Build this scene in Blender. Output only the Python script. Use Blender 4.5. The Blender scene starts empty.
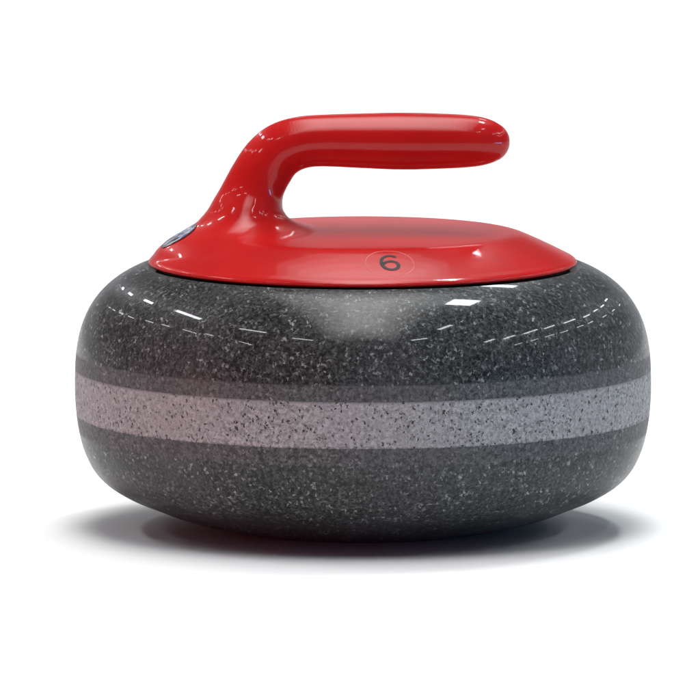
import bpy, bmesh, math, random
import numpy as np
from mathutils import Vector, Matrix

random.seed(6)
S = 0.145 / 288.0            # metres per photograph pixel (stone 29 cm wide)
FLOOR = 526.0                # row of the floor under the stone's axis
ELEV = math.radians(6.8)     # camera looks down by this much
CE, SE = math.cos(ELEV), math.sin(ELEV)
ZK = S / CE

scene = bpy.context.scene
COL = scene.collection


# ------------------------------------------------------------------ materials
class NT:
    def __init__(self, name):
        self.m = bpy.data.materials.new(name)
        self.m.use_nodes = True
        self.t = self.m.node_tree
        self.b = self.t.nodes['Principled BSDF']

    def n(self, kind, **kw):
        x = self.t.nodes.new(kind)
        for k, v in kw.items():
            if k.startswith('i_'):
                key = k[2:].replace('_', ' ')
                x.inputs[key].default_value = v
            else:
                setattr(x, k, v)
        return x

    def l(self, a, b):
        self.t.links.new(a, b)

    def val(self, sock, v):
        if hasattr(v, 'links'):
            self.l(v, sock)
        else:
            sock.default_value = v

    def math(self, op, a, b=0.0, c=0.0, clamp=False):
        x = self.n('ShaderNodeMath', operation=op, use_clamp=clamp)
        self.val(x.inputs[0], a); self.val(x.inputs[1], b); self.val(x.inputs[2], c)
        return x.outputs[0]

    def step(self, v, a, b, lo=0.0, hi=1.0):
        x = self.n('ShaderNodeMapRange', interpolation_type='SMOOTHSTEP')
        self.val(x.inputs[0], v); self.val(x.inputs[1], a); self.val(x.inputs[2], b)
        self.val(x.inputs[3], lo); self.val(x.inputs[4], hi)
        return x.outputs[0]

    def mix(self, f, a, b, blend='MIX'):
        x = self.n('ShaderNodeMix', data_type='RGBA', blend_type=blend)
        self.val(x.inputs[0], f)
        for s, v in ((x.inputs[6], a), (x.inputs[7], b)):
            if hasattr(v, 'links'):
                self.l(v, s)
            else:
                s.default_value = (v[0], v[1], v[2], 1.0)
        return x.outputs[2]

    def fmix(self, f, a, b):
        x = self.n('ShaderNodeMix', data_type='FLOAT')
        self.val(x.inputs[0], f); self.val(x.inputs[2], a); self.val(x.inputs[3], b)
        return x.outputs[0]

    def noise(self, vec, scale, detail=2.0, rough=0.5, out=0):
        x = self.n('ShaderNodeTexNoise')
        self.l(vec, x.inputs['Vector'])
        x.inputs['Scale'].default_value = scale
        x.inputs['Detail'].default_value = detail
        x.inputs['Roughness'].default_value = rough
        return x.outputs[out]

    def flecks(self, vec, scale, rot, squeeze, frac, seed):
        """sparse elongated crystals: returns (mask, random value)"""
        mp = self.n('ShaderNodeMapping')
        mp.inputs['Location'].default_value = (seed, seed * .37, -seed * .61)
        mp.inputs['Rotation'].default_value = rot
        mp.inputs['Scale'].default_value = squeeze
        self.l(vec, mp.inputs['Vector'])
        v = self.n('ShaderNodeTexVoronoi', feature='F1')
        self.l(mp.outputs[0], v.inputs['Vector'])
        v.inputs['Scale'].default_value = scale
        sp = self.n('ShaderNodeSeparateColor')
        self.l(v.outputs['Color'], sp.inputs[0])
        pick = self.math('GREATER_THAN', sp.outputs[0], 1.0 - frac)
        soft = self.step(v.outputs['Distance'], 0.46, 0.22)
        return self.math('MULTIPLY', pick, soft), sp.outputs[1]


def granite(name, kind):
    k = NT(name)
    tc = k.n('ShaderNodeTexCoord').outputs['Object']
    # wobble the coordinates so that crystal outlines are ragged
    nz = k.n('ShaderNodeTexNoise'); k.l(tc, nz.inputs['Vector'])
    nz.inputs['Scale'].default_value = 650; nz.inputs['Detail'].default_value = 2.0
    sub = k.n('ShaderNodeVectorMath', operation='SUBTRACT')
    k.l(nz.outputs['Color'], sub.inputs[0]); sub.inputs[1].default_value = (.5, .5, .5)
    scl = k.n('ShaderNodeVectorMath', operation='SCALE'); k.l(sub.outputs[0], scl.inputs[0])
    scl.inputs['Scale'].default_value = 0.0034
    add = k.n('ShaderNodeVectorMath', operation='ADD')
    k.l(tc, add.inputs[0]); k.l(scl.outputs[0], add.inputs[1])
    p = add.outputs[0]

    big = k.noise(tc, 16, 3, .55)
    mid = k.noise(tc, 90, 3, .6)
    fine = k.noise(p, 560, 3, .65)
    grain = k.noise(p, 1300, 2, .6)
    A, ra = k.flecks(p, 640, (.5, .9, .2), (1.0, .26, .7), .30, 0.0)
    B, rb = k.flecks(p, 700, (1.9, -.6, 1.1), (.28, 1.0, .7), .30, 3.1)
    C, rc = k.flecks(p, 920, (.3, 2.2, -.8), (.55, 1.0, .30), .40, 7.7)
    D, rd = k.flecks(p, 720, (-.9, .4, 2.0), (1.0, .6, .6), .34 if kind == 'body' else .52, 5.2)

    patch = k.step(k.noise(tc, 75, 2, .6), .34, .62, .35, 1.0)
    if kind == 'body':
        A, B = k.math('MULTIPLY', A, patch), k.math('MULTIPLY', B, patch)

    def polished():
        base = k.mix(k.step(fine, .38, .66), P0, P1)
        c = k.mix(k.math('MULTIPLY', C, k.math('MULTIPLY_ADD', rc, .7, .2)), base, P2)
        c = k.mix(k.math('MULTIPLY', A, k.math('MULTIPLY_ADD', ra, .8, .1)), c, P3)
        c = k.mix(k.math('MULTIPLY', B, k.math('MULTIPLY_ADD', rb, .75, .1)), c, P4)
        c = k.mix(k.math('MULTIPLY', D, .75), c, (.006, .006, .007))
        return c

    P0, P1, P2, P3, P4 = (.009, .010, .0105), (.060, .064, .064), (.135, .142, .141), (.36, .375, .37), (.24, .25, .25)
    b = k.b
    if kind == 'body':
        c = polished()
        # ground matt strips that border the striking band
        sx = k.n('ShaderNodeSeparateXYZ'); k.l(tc, sx.inputs[0])
        zz = k.math('ADD', sx.outputs[2], k.math('MULTIPLY', k.math('SUBTRACT', fine, .5), .0034))
        up = k.step(zz, zpx(350.4), zpx(352.0))
        lo = k.step(zz, zpx(431.2), zpx(428.8))
        mask = k.math('MULTIPLY', up, lo)
        c2 = k.mix(.42, c, k.mix(k.step(fine, .3, .7), (.055, .054, .056), (.19, .185, .19)))
        col = k.mix(mask, c, c2)
        col = k.mix(k.step(big, .35, .75, 0, .22), col, (.11, .105, .105))
        k.l(col, b.inputs['Base Color'])
        k.l(k.fmix(mask, k.math('MULTIPLY_ADD', mid, .10, .26), .45), b.inputs['Roughness'])
        k.l(k.fmix(mask, .05, .12), b.inputs['Specular IOR Level'])
        k.l(k.fmix(mask, .155, .0), b.inputs['Coat Weight'])
        b.inputs['Coat IOR'].default_value = 2.0
        b.inputs['Coat Roughness'].default_value = .042
        bp = k.n('ShaderNodeBump'); bp.inputs['Strength'].default_value = .05
        bp.inputs['Distance'].default_value = .0004
        k.l(fine, bp.inputs['Height']); k.l(bp.outputs[0], b.inputs['Normal'])
    else:
        base = k.mix(k.step(fine, .3, .7), (.13, .127, .13), (.39, .38, .385))
        c = k.mix(k.math('MULTIPLY', A, .55), base, (.46, .45, .45))
        c = k.mix(k.math('MULTIPLY', B, .5), c, (.20, .195, .20))
        c = k.mix(k.step(mid, .45, .75, 0, .35), c, (.22, .21, .215))
        c = k.mix(k.step(big, .42, .72, 0, .4), c, (.27, .255, .26))
        c = k.mix(k.step(grain, .54, .70, 0, .7), c, (.12, .115, .12))
        sx = k.n('ShaderNodeSeparateXYZ'); k.l(tc, sx.inputs[0])
        zz = k.math('ADD', sx.outputs[2], k.math('MULTIPLY', k.math('SUBTRACT', fine, .5), .0052))
        edge = k.math('MULTIPLY', k.step(zz, zpx(366.0), zpx(369.4)), k.step(zz, zpx(414.0), zpx(410.6)))
        c = k.mix(edge, (.11, .107, .11), c)
        pit = k.math('MULTIPLY', D, k.step(rd, .1, .5))
        c = k.mix(pit, c, (.018, .016, .017))
        k.l(c, b.inputs['Base Color'])
        b.inputs['Roughness'].default_value = .55
        b.inputs['Specular IOR Level'].default_value = .3
        h = k.math('SUBTRACT', k.math('MULTIPLY', fine, .35), pit)
        bp = k.n('ShaderNodeBump'); bp.inputs['Strength'].default_value = .5
        bp.inputs['Distance'].default_value = .0005
        k.l(h, bp.inputs['Height']); k.l(bp.outputs[0], b.inputs['Normal'])
    return k.m


def red_plastic(name):
    k = NT(name); b = k.b
    tc = k.n('ShaderNodeTexCoord').outputs['Object']
    big = k.noise(tc, 22, 3, .5)
    fine = k.noise(tc, 900, 2, .6)
    scr = k.noise(tc, 260, 4, .7)
    c = k.mix(k.step(big, .3, .7), (.42, .008, .008), (.49, .012, .011))
    c = k.mix(k.step(fine, .35, .7, 0, .22), c, (.36, .010, .011))
    k.l(c, b.inputs['Base Color'])
    k.l(k.math('MULTIPLY_ADD', scr, .03, .30), b.inputs['Roughness'])
    b.inputs['Specular IOR Level'].default_value = .05
    b.inputs['Coat Weight'].default_value = .17
    b.inputs['Coat IOR'].default_value = 2.0
    k.l(k.math('MULTIPLY_ADD', k.step(scr, .45, .72), .09, .055), b.inputs['Coat Roughness'])
    bp = k.n('ShaderNodeBump'); bp.inputs['Strength'].default_value = .16
    bp.inputs['Distance'].default_value = .0004
    k.l(k.math('MULTIPLY_ADD', fine, .6, k.noise(tc, 130, 2, .5)), bp.inputs['Height'])
    k.l(bp.outputs[0], b.inputs['Normal'])
    return k.m


def plain(name, col, rough=.5, spec=.5, noise=0.0, nscale=200):
    k = NT(name); b = k.b
    tc = k.n('ShaderNodeTexCoord').outputs['Object']
    f = k.noise(tc, nscale, 3, .6)
    c = k.mix(f, [v * (1 - noise) for v in col], [min(1, v * (1 + noise)) for v in col])
    k.l(c, b.inputs['Base Color'])
    b.inputs['Roughness'].default_value = rough
    b.inputs['Specular IOR Level'].default_value = spec
    return k.m


def emblem_mat(name):
    k = NT(name); b = k.b
    uv = k.n('ShaderNodeTexCoord').outputs['UV']
    ln = k.n('ShaderNodeVectorMath', operation='LENGTH'); k.l(uv, ln.inputs[0])
    v = k.n('ShaderNodeTexVoronoi', feature='F1'); k.l(uv, v.inputs['Vector'])
    v.inputs['Scale'].default_value = 2.3
    sp = k.n('ShaderNodeSeparateColor'); k.l(v.outputs['Color'], sp.inputs[0])
    n = k.noise(uv, 3.0, 2, .5)
    c = k.mix(k.step(n, .42, .5), (.46, .47, .49), (.22, .23, .33))
    c = k.mix(k.math('GREATER_THAN', sp.outputs[0], .62), c, (.07, .07, .22))
    c = k.mix(k.math('GREATER_THAN', sp.outputs[1], .70), c, (.03, .03, .05))
    c = k.mix(k.step(ln.outputs['Value'], .86, .89), c, (.02, .018, .03))
    k.l(c, b.inputs['Base Color'])
    b.inputs['Roughness'].default_value = .25
    return k.m


def zpx(y):
    return (FLOOR - y) * ZK


# ------------------------------------------------------------------ helpers
def link(name, me, mat, parent=None):
    o = bpy.data.objects.new(name, me)
    COL.objects.link(o)
    if mat:
        me.materials.append(mat)
    if parent:
        o.parent = parent
    return o


def mesh_from(name, verts, faces, smooth=True):
    me = bpy.data.meshes.new(name)
    me.from_pydata([tuple(v) for v in verts], [], faces)
    me.update()
    if smooth:
        me.polygons.foreach_set('use_smooth', [True] * len(me.polygons))
    return me


def catmull(P, n=10):
    P = np.array(P, float)
    Q = np.vstack([2 * P[0] - P[1], P, 2 * P[-1] - P[-2]])
    out = []
    for i in range(1, len(Q) - 2):
        a, b, c, d = Q[i - 1], Q[i], Q[i + 1], Q[i + 2]
        for t in np.arange(n) / n:
            out.append(.5 * (2 * b + (c - a) * t + (2 * a - 5 * b + 4 * c - d) * t * t
                             + (3 * b - a - 3 * c + d) * t ** 3))
    out.append(P[-1])
    return np.array(out)


def lathe(name, prof, seg=320, close=False):
    """prof: list of (r px, y px); revolved about z"""
    verts, faces = [], []
    n = len(prof)
    ring = []
    for (r, y) in prof:
        if r < 1e-6:
            ring.append([len(verts)]); verts.append((0, 0, zpx(y)))
        else:
            ids = []
            for s in range(seg):
                a = 2 * math.pi * s / seg
                ids.append(len(verts))
                verts.append((r * S * math.cos(a), r * S * math.sin(a), zpx(y)))
            ring.append(ids)
    m = n if close else n - 1
    for i in range(m):
        A, B = ring[i], ring[(i + 1) % n]
        for s in range(seg):
            t = (s + 1) % seg
            if len(A) == 1 and len(B) == 1:
                continue
            if len(A) == 1:
                faces.append((A[0], B[s], B[t]))
            elif len(B) == 1:
                faces.append((A[s], B[0], A[t]))
            else:
                faces.append((A[s], B[s], B[t], A[t]))
    me = mesh_from(name, verts, faces)
    bm = bmesh.new(); bm.from_mesh(me)
    bmesh.ops.recalc_face_normals(bm, faces=bm.faces)
    bm.to_mesh(me); bm.free()
    return me


# ------------------------------------------------------------------ granite body
LOWER = catmull([(287.9, 380), (288.2, 390), (287.5, 404), (286.0, 418), (283.2, 434), (278.5, 450), (270, 467), (257, 481),
                 (237, 493.2), (216, 502), (196, 510), (176, 516.3), (157, 520.8), (140, 524.2), (132, 525.4), (124, 526.2)], 12)


def bulge(y):
    """radius of the flank at a row: super-ellipse above the widest row, sharper turn below it"""
    up = 117.1 + 171.1 * max(0, 1 - (max(388 - y, 0) / 135.35) ** 2.92) ** (1 / 2.764)
    return min(up, float(np.interp(y, LOWER[:, 1], LOWER[:, 0]))) if y > 388 else up


def flank(y0, y1, n):
    # rows packed towards the flat ends so that the facets stay small
    out = []
    for i in range(n + 1):
        t = i / n
        out.append((bulge(y0 + (y1 - y0) * t), y0 + (y1 - y0) * t))
    return out


up = [(bulge(y), y) for y in 367.0 - (367.0 - 264.9) * np.sin(np.linspace(math.pi / 2, 0, 60))]
bd = flank(367.0, 413.0, 16)
lo = [(bulge(y), y) for y in 413.0 + (525.0 - 413.0) * np.sin(np.linspace(0, math.pi / 2, 60))]
# recessed seat under the handle plate, the groove that carries the band, the running ring and the cupped bottom
body_prof = ([(0, 269), (200, 269), (209, 268.2), (213.5, 265.9)] + [tuple(p) for p in up]
             + [(281.5, 367.2), (281.5, 412.8)] + [tuple(p) for p in lo]
             + [(bulge(525.0) - 5, 525.9), (118, 526), (116, 525.6), (112, 523), (95, 516), (50, 509), (0, 507)])
band_prof = ([(282, 367.12), (bd[0][0] - .12, 367.06)] + [(p[0] - .02, p[1]) for p in bd[1:-1]]
             + [(bd[-1][0] - .12, 412.94), (282, 412.88)])


# ------------------------------------------------------------------ moulded handle (implicit surface)
def smin(a, b, k):
    h = np.clip(.5 + .5 * (b - a) / k, 0, 1)
    return b + (a - b) * h - k * h * (1 - h)


def cap_line():
    # integrate the slope inwards from the rim: steep skirt, soft shoulder, shallow dome
    z, r = 255.4, 204.0
    pts = [(r, z)]
    while r > 0:
        t = min(max((r - 2 - 144) / 22.0, 0), 1)
        t = t * t * (3 - 2 * t)
        sl = math.radians((1 - t) * 2.5 * r / 150 + t * (23.5 + 4.0 * min(max((r - 172) / 32.0, 0), 1)))
        z -= 2.0 * math.tan(sl)
        r -= 2.0
        pts.append((max(r, 0.0), z))
    return pts[::-1]


CAP = cap_line()
CAP = CAP + [(209.6, CAP[-1][1] + 2.7), (212.4, CAP[-1][1] + 4.7), (213.2, CAP[-1][1] + 6.4), (212.2, 262.8), (208, 263.6), (200, 263.8), (0, 263.8)]
CAPIN = 1.0


def cap_sdf(r, y):
    # signed distance to the revolved outline (polygon in r, y)
    P = np.array(CAP + [CAP[0]], float)
    d = np.full(r.shape, 1e9)
    inside = np.zeros(r.shape, bool)
    for i in range(len(P) - 1):
        ax, ay = P[i]; bx, by = P[i + 1]
        if not (ax == 0 and bx == 0):
            ex, ey = bx - ax, by - ay
            t = np.clip(((r - ax) * ex + (y - ay) * ey) / (ex * ex + ey * ey), 0, 1)
            d = np.minimum(d, (r - ax - t * ex) ** 2 + (y - ay - t * ey) ** 2)
        if ay != by:
            cross = ((ay > y) != (by > y)) & (r < (bx - ax) * (y - ay) / (by - ay) + ax)
            inside ^= cross
    d = np.sqrt(d)
    return np.where(inside, -d, d) - .6


SP = catmull([(126.5, 142.4, 20.0), (119, 142.0, 23.2), (107, 141.7, 25.6), (84, 141.6, 27.2), (40, 141.6, 28.3), (0, 141.2, 27.2), (-33, 141.0, 26.0),
              (-60, 142.8, 26.0), (-80, 149.5, 27.0), (-93, 161.0, 28.0), (-102, 177.0, 30.0), (-109, 196, 33.0),
              (-112, 209, 34.5), (-115, 222, 36), (-118, 238, 36)], 8)
# foot of the handle, slice by slice: row, left, right, half depth
FT = catmull([(155, -124, -44, 28), (165, -130, -55, 28.5), (172, -134, -64, 29), (183, -140, -74, 32), (190, -144, -78, 35), (197, -148, -80, 39),
              (208.6, -154.4, -80, 46), (214, -158.5, -77.5, 50), (218.6, -162.4, -74, 55), (223, -166.5, -68, 61),
              (228, -173, -57, 69), (235, -184, -36, 83), (242, -196, 0, 100), (250, -206, 40, 118), (262, -214, 70, 140)], 8)


def foot_sdf(x, w, y):
    l = np.interp(y, FT[:, 0], FT[:, 1]); r = np.interp(y, FT[:, 0], FT[:, 2]); b = np.interp(y, FT[:, 0], FT[:, 3])
    cx, a = (l + r) / 2, (r - l) / 2
    f = (np.sqrt(((x - cx) / a) ** 2 + (w / b) ** 2) - 1) * np.minimum(a, b) * .85
    return np.maximum(f, y - 262)


def grip_sdf(x, w, y):
    full_d = np.full(x.shape, 90.0)
    near = (np.abs(w) < 80) & (y < 250) & (x > -200) & (x < 200)
    if not near.any():
        return full_d
    x, w, y = x[near], w[near], y[near]
    d = np.full(x.shape, 1e9)
    for i in range(len(SP) - 1):
        a, b = SP[i], SP[i + 1]
        ex, ey = b[0] - a[0], b[1] - a[1]
        t = np.clip(((x - a[0]) * ex + (y - a[1]) * ey) / (ex * ex + ey * ey), 0, 1)
        rr = a[2] + t * (b[2] - a[2])
        d = np.minimum(d, np.sqrt((x - a[0] - t * ex) ** 2 + (y - a[1] - t * ey) ** 2 + (w * .97) ** 2) - rr)
    full_d[near] = np.maximum(d, y - 262)
    return full_d


def handle_f(x, w, y):
    t = np.clip((y - 158) / 46, 0, 1)
    q = np.clip((-28 - x) / 30, 0, 1)
    t = t * t * (3 - 2 * t) * q * q * (3 - 2 * q)   # sweep hands over to the slices of the foot
    g = (1 - t) * grip_sdf(x, w, y) + t * foot_sdf(x, w, y)
    c = cap_sdf(np.sqrt(x * x + w * w), y)
    # keep the blend above the plate's lip
    k = 3.0 + 13.0 * np.clip((252 - y) / 14, 0, 1)
    return smin(g, c, k)


def grad(x, w, y, h=.25):
    gx = handle_f(x + h, w, y) - handle_f(x - h, w, y)
    gw = handle_f(x, w + h, y) - handle_f(x, w - h, y)
    gy = handle_f(x, w, y + h) - handle_f(x, w, y - h)
    return np.stack([gx, gw, gy], 1) / (2 * h)


def to_surface(p, it=4):
    for _ in range(it):
        f = handle_f(p[:, 0], p[:, 1], p[:, 2])
        g = grad(p[:, 0], p[:, 1], p[:, 2])
        p = p - np.clip(f, -2, 2)[:, None] * g / np.maximum((g * g).sum(1), .05)[:, None]
    return p


def surface_nets(h=1.75):
    xs = np.arange(-219, 219.1, h); ws = np.arange(-219, 219.1, h); ys = np.arange(109.3, 268.1, h)
    F = np.empty((len(xs), len(ws), len(ys)), np.float32)
    X, Y = np.meshgrid(ws, ys, indexing='ij')
    for i, x in enumerate(xs):
        F[i] = handle_f(np.full(X.shape, x), X, Y)
    sgn = F < 0
    c = np.zeros((len(xs) - 1, len(ws) - 1, len(ys) - 1), np.int8)
    for dx in (0, 1):
        for dw in (0, 1):
            for dy in (0, 1):
                c += sgn[dx:dx + c.shape[0], dw:dw + c.shape[1], dy:dy + c.shape[2]]
    act = (c > 0) & (c < 8)
    idx = np.full(act.shape, -1, np.int64)
    cells = np.argwhere(act)
    idx[act] = np.arange(len(cells))
    p = np.stack([xs[cells[:, 0]], ws[cells[:, 1]], ys[cells[:, 2]]], 1) + h / 2
    faces = []
    for ax in range(3):
        sl0 = [slice(None)] * 3; sl1 = [slice(None)] * 3
        sl0[ax] = slice(0, -1); sl1[ax] = slice(1, None)
        e = np.argwhere(sgn[tuple(sl0)] != sgn[tuple(sl1)])
        b, d = [(1, 2), (2, 0), (0, 1)][ax]
        ok = (e[:, b] > 0) & (e[:, d] > 0)
        e = e[ok]
        ins = sgn[e[:, 0], e[:, 1], e[:, 2]]
        def cell(ob, od):
            q = e.copy(); q[:, b] += ob; q[:, d] += od
            return idx[q[:, 0], q[:, 1], q[:, 2]]
        quad = np.stack([cell(-1, -1), cell(0, -1), cell(0, 0), cell(-1, 0)], 1)
        quad[~ins] = quad[~ins][:, ::-1]
        faces.append(quad)
    return p, np.vstack(faces)


def world(p):
    return np.stack([p[:, 0] * S, p[:, 1] * S, (FLOOR - p[:, 2]) * ZK], 1)


def normals(p, h=1.0):
    g = grad(p[:, 0], p[:, 1], p[:, 2], h)
    g = g * np.array([1, 1, -1])
    return g / np.linalg.norm(g, axis=1)[:, None]


# ------------------------------------------------------------------ build
M_body = granite('polished_granite', 'body')
M_band = granite('ground_granite', 'band')
M_red = red_plastic('red_plastic')
M_black = plain('gap_shade_black', (.012, .012, .012), .6, .3, .3)  # colour of the painted shade in the gap under the plate
M_ink = plain('black_ink', (.014, .010, .011), .45, .15, .3, 500)
M_line = plain('pale_red_line', (.47, .018, .018), .3, .3, .1)
M_emblem = emblem_mat('emblem_print')

stone = bpy.data.objects.new('curling_stone', None)
COL.objects.link(stone)
stone.empty_display_size = .1
stone['label'] = 'grey granite curling stone with a red handle and pale striking band'
stone['category'] = 'curling stone'

body = link('granite_body', lathe('granite_body', body_prof), M_body, stone)
# sharp steps at the groove keep their own shading
body.data.set_sharp_from_angle(angle=math.radians(40))
band = link('striking_band', lathe('striking_band', band_prof), M_band, body)
band.data.set_sharp_from_angle(angle=math.radians(50))
band['label'] = 'pale matt pitted striking band'
gap_shade_ring = link('gap_shade_ring', lathe('gap_shade_ring', [(150, 264.0), (205, 264.0), (206, 265), (206, 269.4), (205, 270), (150, 270)], 128, True),
              M_black, stone)  # dark ring standing in for the shade under the plate's lip

P, Q = surface_nets()
P = to_surface(P, 3)
for _ in range(3):                      # even the vertices out over the surface
    cen = P[Q].mean(1)
    acc = np.zeros_like(P); cnt = np.zeros(len(P))
    for j in range(4):
        np.add.at(acc, Q[:, j], cen); np.add.at(cnt, Q[:, j], 1)
    P = to_surface(.4 * P + .6 * acc / np.maximum(cnt, 1)[:, None], 3)
N = normals(P)
W = world(P)
# grip and plate are one moulding; the seam between the two parts runs round the foot where it leaves the plate
w_grip = np.where(P[:, 2] < 185, grip_sdf(*P.T), foot_sdf(*P.T))
isg = ((w_grip < cap_sdf(np.hypot(P[:, 0], P[:, 1]), P[:, 2])) & (P[:, 2] < 240))
fg = isg[Q].sum(1) >= 3


def sub_mesh(name, mask):
    q = Q[mask]
    used, inv = np.unique(q, return_inverse=True)
    q = inv.reshape(q.shape)
    v = W[used]
    me = bpy.data.meshes.new(name)
    me.from_pydata(v.tolist(), [], q[:, ::-1].tolist())
    me.update()
    me.polygons.foreach_set('use_smooth', [True] * len(me.polygons))
    me.normals_split_custom_set_from_vertices(N[used].tolist())
    return me


plate = link('handle_plate', sub_mesh('handle_plate', ~fg), M_red, stone)
grip = link('handle', sub_mesh('handle', fg), M_red, stone)


def visible_point(px, py):
    """point of the moulding seen at a photograph pixel (long lens, parallel rays)"""
    v = np.array([0, CE, -SE])
    o = np.array([(px - 363) * S, 0, 0]) + np.array([0, SE, CE]) * ((FLOOR - py) * S) - v * .3
    t = np.linspace(0, .6, 6001)
    p = o + t[:, None] * v
    q = np.stack([p[:, 0] / S, p[:, 1] / S, FLOOR - p[:, 2] / ZK], 1)
    f = handle_f(q[:, 0], q[:, 1], q[:, 2])
    i = np.argmax(f < 0)
    return q[i]


def tangent(p0, updir):
    n = normals(p0[None])[0]
    u = np.array(updir, float); u -= n * n.dot(u); u /= np.linalg.norm(u)
    r = np.cross(u, n)
    return n, u, r


def on_surface(p0, updir, uvs, lift):
    """lay flat (right, up) px coordinates onto the moulding round p0, lifted a little"""
    n, u, r = tangent(p0, updir)
    uvs = np.array(uvs, float)
    d = uvs[:, :1] * r + uvs[:, 1:2] * u
    p = p0[None] + d * np.array([1, 1, -1 / (ZK / S)])
    p = to_surface(p, 8)
    return world(p) + normals(p) * (np.array(lift) * S).reshape(-1, 1)


def disc_uv(rad, rings=12, seg=64):
    uv = [(0, 0)]; faces = []
    for i in range(1, rings + 1):
        for s in range(seg):
            a = 2 * math.pi * s / seg
            uv.append((rad * i / rings * math.cos(a), rad * i / rings * math.sin(a)))
    for s in range(seg):
        faces.append((0, 1 + s, 1 + (s + 1) % seg))
    for i in range(rings - 1):
        for s in range(seg):
            a, b = 1 + i * seg + s, 1 + i * seg + (s + 1) % seg
            faces.append((a, a + seg, b + seg, b))
    return uv, faces


def ring_uv(r0, r1, seg=96):
    uv, faces = [], []
    for s in range(seg):
        a = 2 * math.pi * s / seg
        for r in (r0, (r0 + r1) / 2, r1):
            uv.append((r * math.cos(a), r * math.sin(a)))
    for s in range(seg):
        t = (s + 1) % seg
        for j in (0, 1):
            faces.append((3 * s + j, 3 * s + j + 1, 3 * t + j + 1, 3 * t + j))
    return uv, faces


# number plug let into the front slope of the plate
pn = visible_point(389, 264.3)
inward = (-pn[0], -pn[1], 0)
uv, fc = ring_uv(23.6, 25.0)
ring = link('number_ring', mesh_from('number_ring', on_surface(pn, inward, uv, [0.05, .25, 0.05] * 96), fc), M_line, plate)


def stroke(pts, width):
    P2 = catmull(pts, 8)
    uv, faces = [], []
    for i in range(len(P2)):
        t = P2[min(i + 1, len(P2) - 1)] - P2[max(i - 1, 0)]
        t = t[:2] / np.linalg.norm(t[:2]); nrm = np.array([-t[1], t[0]])
        for k in (-.5, 0, .5):
            uv.append(P2[i][:2] + nrm * k * width * P2[i][2])
    for i in range(len(P2) - 1):
        for k in (0, 1):
            faces.append((3 * i + k, 3 * i + k + 1, 3 * i + k + 4, 3 * i + k + 3))
    return np.array(uv), faces


six = [(8.2, 11.2, .95), (4.0, 14.0, 1), (-1.8, 13.6, 1), (-6.6, 9.0, 1), (-8.6, 1.5, 1.05), (-8.2, -5.5, 1.1),
       (-4.4, -11.8, 1.05), (1.0, -13.6, 1), (6.4, -11.4, 1.05), (8.8, -5.6, 1.1), (7.2, .2, 1.05), (2.0, 3.0, 1),
       (-4.0, 1.2, 1), (-7.6, -3.6, .9)]
uv, fc = stroke([(a * .93, c * .93, e) for a, c, e in six], 3.4)
num = link('number', mesh_from('number', on_surface(pn, inward, uv, .28), fc), M_ink, plate)
num['label'] = 'black number 6'

# round club badge on the outer slope of the foot
pe = visible_point(179.5, 236.3)
uv, fc = disc_uv(21, 14, 64)
me = mesh_from('emblem', on_surface(pe, (0.6, -.2, .6), uv, .75), fc)
ul = me.uv_layers.new(name='UVMap')
for lp in me.loops:
    a = uv[lp.vertex_index]
    ul.data[lp.index].uv = (a[0] / 21, a[1] / 21)
emb = link('emblem', me, M_emblem, plate)
emb['label'] = 'round white and blue badge with a dark border'
for o in (ring, num, emb):
    bm = bmesh.new(); bm.from_mesh(o.data)
    ref = Vector(normals((pe if o is emb else pn)[None])[0])
    if sum((f.normal.dot(ref) for f in bm.faces)) < 0:
        bmesh.ops.reverse_faces(bm, faces=bm.faces)
    bm.to_mesh(o.data); bm.free()

# ------------------------------------------------------------------ white floor
k = NT('white_floor'); b = k.b
tc = k.n('ShaderNodeTexCoord').outputs['Object']
k.l(k.mix(k.noise(tc, 3, 3, .5), (.895, .895, .895), (.915, .915, .915)), b.inputs['Base Color'])
b.inputs['Roughness'].default_value = .7
b.inputs['Specular IOR Level'].default_value = .15
R = 40
floor = link('floor', mesh_from('floor', [(-R, -R, 0), (R, -R, 0), (R, R, 0), (-R, R, 0)], [(0, 1, 2, 3)], False), k.m)
floor['kind'] = 'structure'

# ------------------------------------------------------------------ lamps
H = 5.0


def panel(name, x, y, sx, sy, L, col=(1, 1, 1), z=H):
    d = bpy.data.lights.new(name, 'AREA')
    d.shape = 'RECTANGLE'; d.size = sx; d.size_y = sy
    d.energy = L * math.pi * sx * sy
    d.color = col
    o = bpy.data.objects.new(name, d)
    o.location = (x, y, z)
    COL.objects.link(o)
    return o


# soft key bank added above the stone for its shadow, brightest in its middle
for i in range(7):
    panel('added_key_lamp', 0, 0, .6 + .34 * i, 3.4 + .8 * i, 1.32, z=H + .02 * i)
COOL = (.92, .97, 1.0)
LT = 33.0


def tube(x0, y0, x1, y1, wd, L=LT):
    o = panel('ceiling_tube_lamp', (x0 + x1) / 2, (y0 + y1) / 2, wd, math.hypot(x1 - x0, y1 - y0), L, COOL)
    o.rotation_euler = (0, 0, math.atan2(y1 - y0, x1 - x0) - math.pi / 2)


panel('ceiling_panel_lamp', 1.55, 6.0, .55, .7, 36, COOL)
tube(-1.3, 11, -.1, 11, .22)
tube(.2, 11, 1.3, 11, .22)
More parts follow.
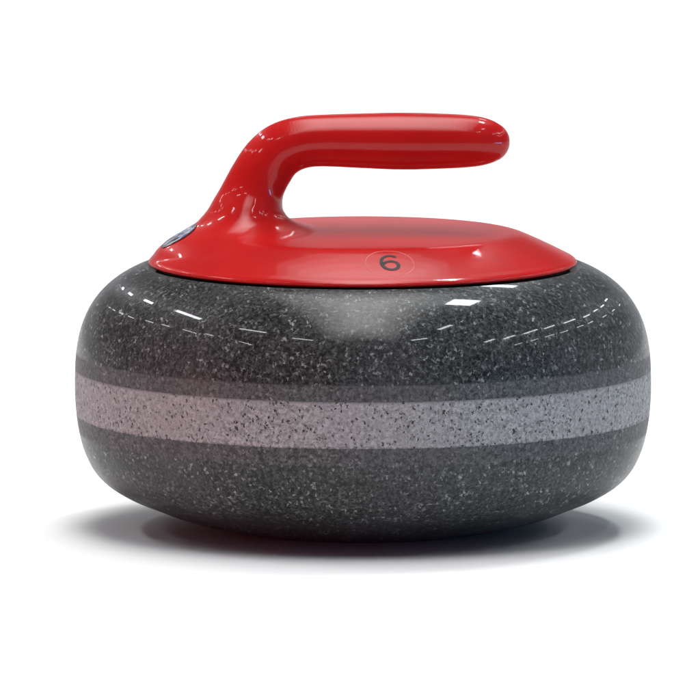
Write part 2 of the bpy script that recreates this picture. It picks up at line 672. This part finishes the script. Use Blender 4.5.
# four rows of tubes running down the hall
for x, y, n in ((-5.3, 15.4, 1.8), (-4.95, 10.1, 1.5), (-4.6, 5.9, 1.4), (-4.25, 1.95, 1.9)):
    tube(x, y + n / 2, x + .05, y - n / 2, .25, 45)
tube(-3.71, -1.09, -3.08, -2.09, .13)
tube(-5.28, -2.97, -5.13, -3.92, .10)
tube(-2.53, -3.28, -1.88, -3.81, .12)
for x, y, n in ((-8.9, 14.5, 1.6), (-8.6, 11.9, 1.4), (-8.2, 8.9, 1.3), (-7.9, 6.5, 1.2), (-7.2, 3.7, 1.0), (-6.8, 2.05, .8),
                (-6.4, .1, 1.1), (-5.85, -1.1, .6)):
    tube(x, y + n / 2, x + .1, y - n / 2, .11)
tube(1.8, -3.82, 2.3, -3.34, .14)
tube(2.17, -1.87, 2.29, -1.1, .14)
panel('ceiling_panel_lamp', 1.54, 2.15, .5, .9, 62, COOL)
for x, y, n in ((5.3, -2.8, .8), (5.8, -1.7, .9), (6.05, -.2, 1.1), (6.34, 1.2, .9), (6.58, 3.1, 1.3), (6.9, 5.25, 1.1),
                (6.75, 7.1, 1.0), (6.73, 9.1, 1.2), (6.4, 11.6, 1.6)):
    tube(x, y + n / 2, x, y - n / 2, .19)
for x, y, n in ((7.76, -2.4, .7), (7.95, -1.0, .7), (8.1, .4, .9), (8.3, 1.86, .9), (8.4, 3.8, .9), (8.5, 5.4, 1.0),
                (8.7, 8.6, 1.2), (8.8, 12.4, 1.5), (9.3, 18.5, 2.0)):
    tube(x, y + n / 2, x, y - n / 2, .13)


def tint_lamp(name, loc, L, col):
    """coloured lamp added just above the floor to tint one side of the stone"""
    d = bpy.data.lights.new(name, 'AREA')
    d.shape = 'RECTANGLE'; d.size = 1.6; d.size_y = .12
    d.energy = L * math.pi * d.size * d.size_y; d.color = col
    o = bpy.data.objects.new(name, d)
    o.location = loc
    o.rotation_euler = (Vector((0, 0, .06)) - Vector(loc)).to_track_quat('-Z', 'Y').to_euler()
    COL.objects.link(o)


tint_lamp('warm_tint_lamp', (-3.8, -1.8, .08), 58, (1.0, .12, .20))  # added pair: red tint from the left, blue from the right
tint_lamp('cool_tint_lamp', (3.8, -1.8, .08), 42, (.14, .52, 1.0))

# dim hall all round
w = bpy.data.worlds.new('World'); scene.world = w; w.use_nodes = True
t = w.node_tree; bg = t.nodes['Background']
tcn = t.nodes.new('ShaderNodeTexCoord'); sx = t.nodes.new('ShaderNodeSeparateXYZ')
t.links.new(tcn.outputs['Generated'], sx.inputs[0])
mr = t.nodes.new('ShaderNodeMapRange'); mr.interpolation_type = 'SMOOTHSTEP'
t.links.new(sx.outputs[1], mr.inputs[0]); mr.inputs[1].default_value = .0; mr.inputs[2].default_value = .9
mr.inputs[3].default_value = .07; mr.inputs[4].default_value = .70
mz = t.nodes.new('ShaderNodeMapRange'); mz.interpolation_type = 'SMOOTHSTEP'
t.links.new(sx.outputs[2], mz.inputs[0]); mz.inputs[1].default_value = .25; mz.inputs[2].default_value = .05
mz.inputs[3].default_value = .15; mz.inputs[4].default_value = 1
mu = t.nodes.new('ShaderNodeMath'); mu.operation = 'MULTIPLY'
t.links.new(mr.outputs[0], mu.inputs[0]); t.links.new(mz.outputs[0], mu.inputs[1])


def lobe(direction, col, gain, prev):
    """a soft coloured glow added in one direction to tint the stone"""
    d = t.nodes.new('ShaderNodeVectorMath'); d.operation = 'DOT_PRODUCT'
    t.links.new(tcn.outputs['Generated'], d.inputs[0]); d.inputs[1].default_value = Vector(direction).normalized()
    m = t.nodes.new('ShaderNodeMapRange'); m.interpolation_type = 'SMOOTHSTEP'
    t.links.new(d.outputs['Value'], m.inputs[0]); m.inputs[1].default_value = .35; m.inputs[2].default_value = 1.0
    m.inputs[4].default_value = gain
    v = t.nodes.new('ShaderNodeVectorMath'); v.operation = 'MULTIPLY_ADD'
    v.inputs[0].default_value = col
    t.links.new(m.outputs[0], v.inputs[1]); t.links.new(prev, v.inputs[2])
    return v.outputs[0]


base = t.nodes.new('ShaderNodeVectorMath'); base.operation = 'SCALE'
base.inputs[0].default_value = (.92, .96, 1)
t.links.new(mu.outputs[0], base.inputs['Scale'])
c = lobe((-.80, -.60, .12), (1.0, .10, .18), .12, base.outputs[0])  # added red and blue glows, only there to tint the stone
c = lobe((.80, -.60, .12), (.12, .50, 1.0), .10, c)
t.links.new(c, bg.inputs['Color'])
bg.inputs['Strength'].default_value = 1.0

# ------------------------------------------------------------------ camera
DIST = 6.0
cam = bpy.data.cameras.new('camera'); co = bpy.data.objects.new('camera', cam); COL.objects.link(co)
aim = Vector(((350 - 363) * S, 0, (FLOOR - 350) * ZK))
co.location = aim + Vector((0, -CE, SE)) * DIST
co.rotation_euler = (math.pi / 2 - ELEV, 0, 0)
cam.sensor_width = 36
cam.lens = 36 * DIST / (700 * S)
cam.clip_end = 500
scene.camera = co
scene.render.resolution_x = scene.render.resolution_y = 1024
scene.view_settings.view_transform = 'Standard'
scene.view_settings.look = 'None'
scene.view_settings.exposure = 0
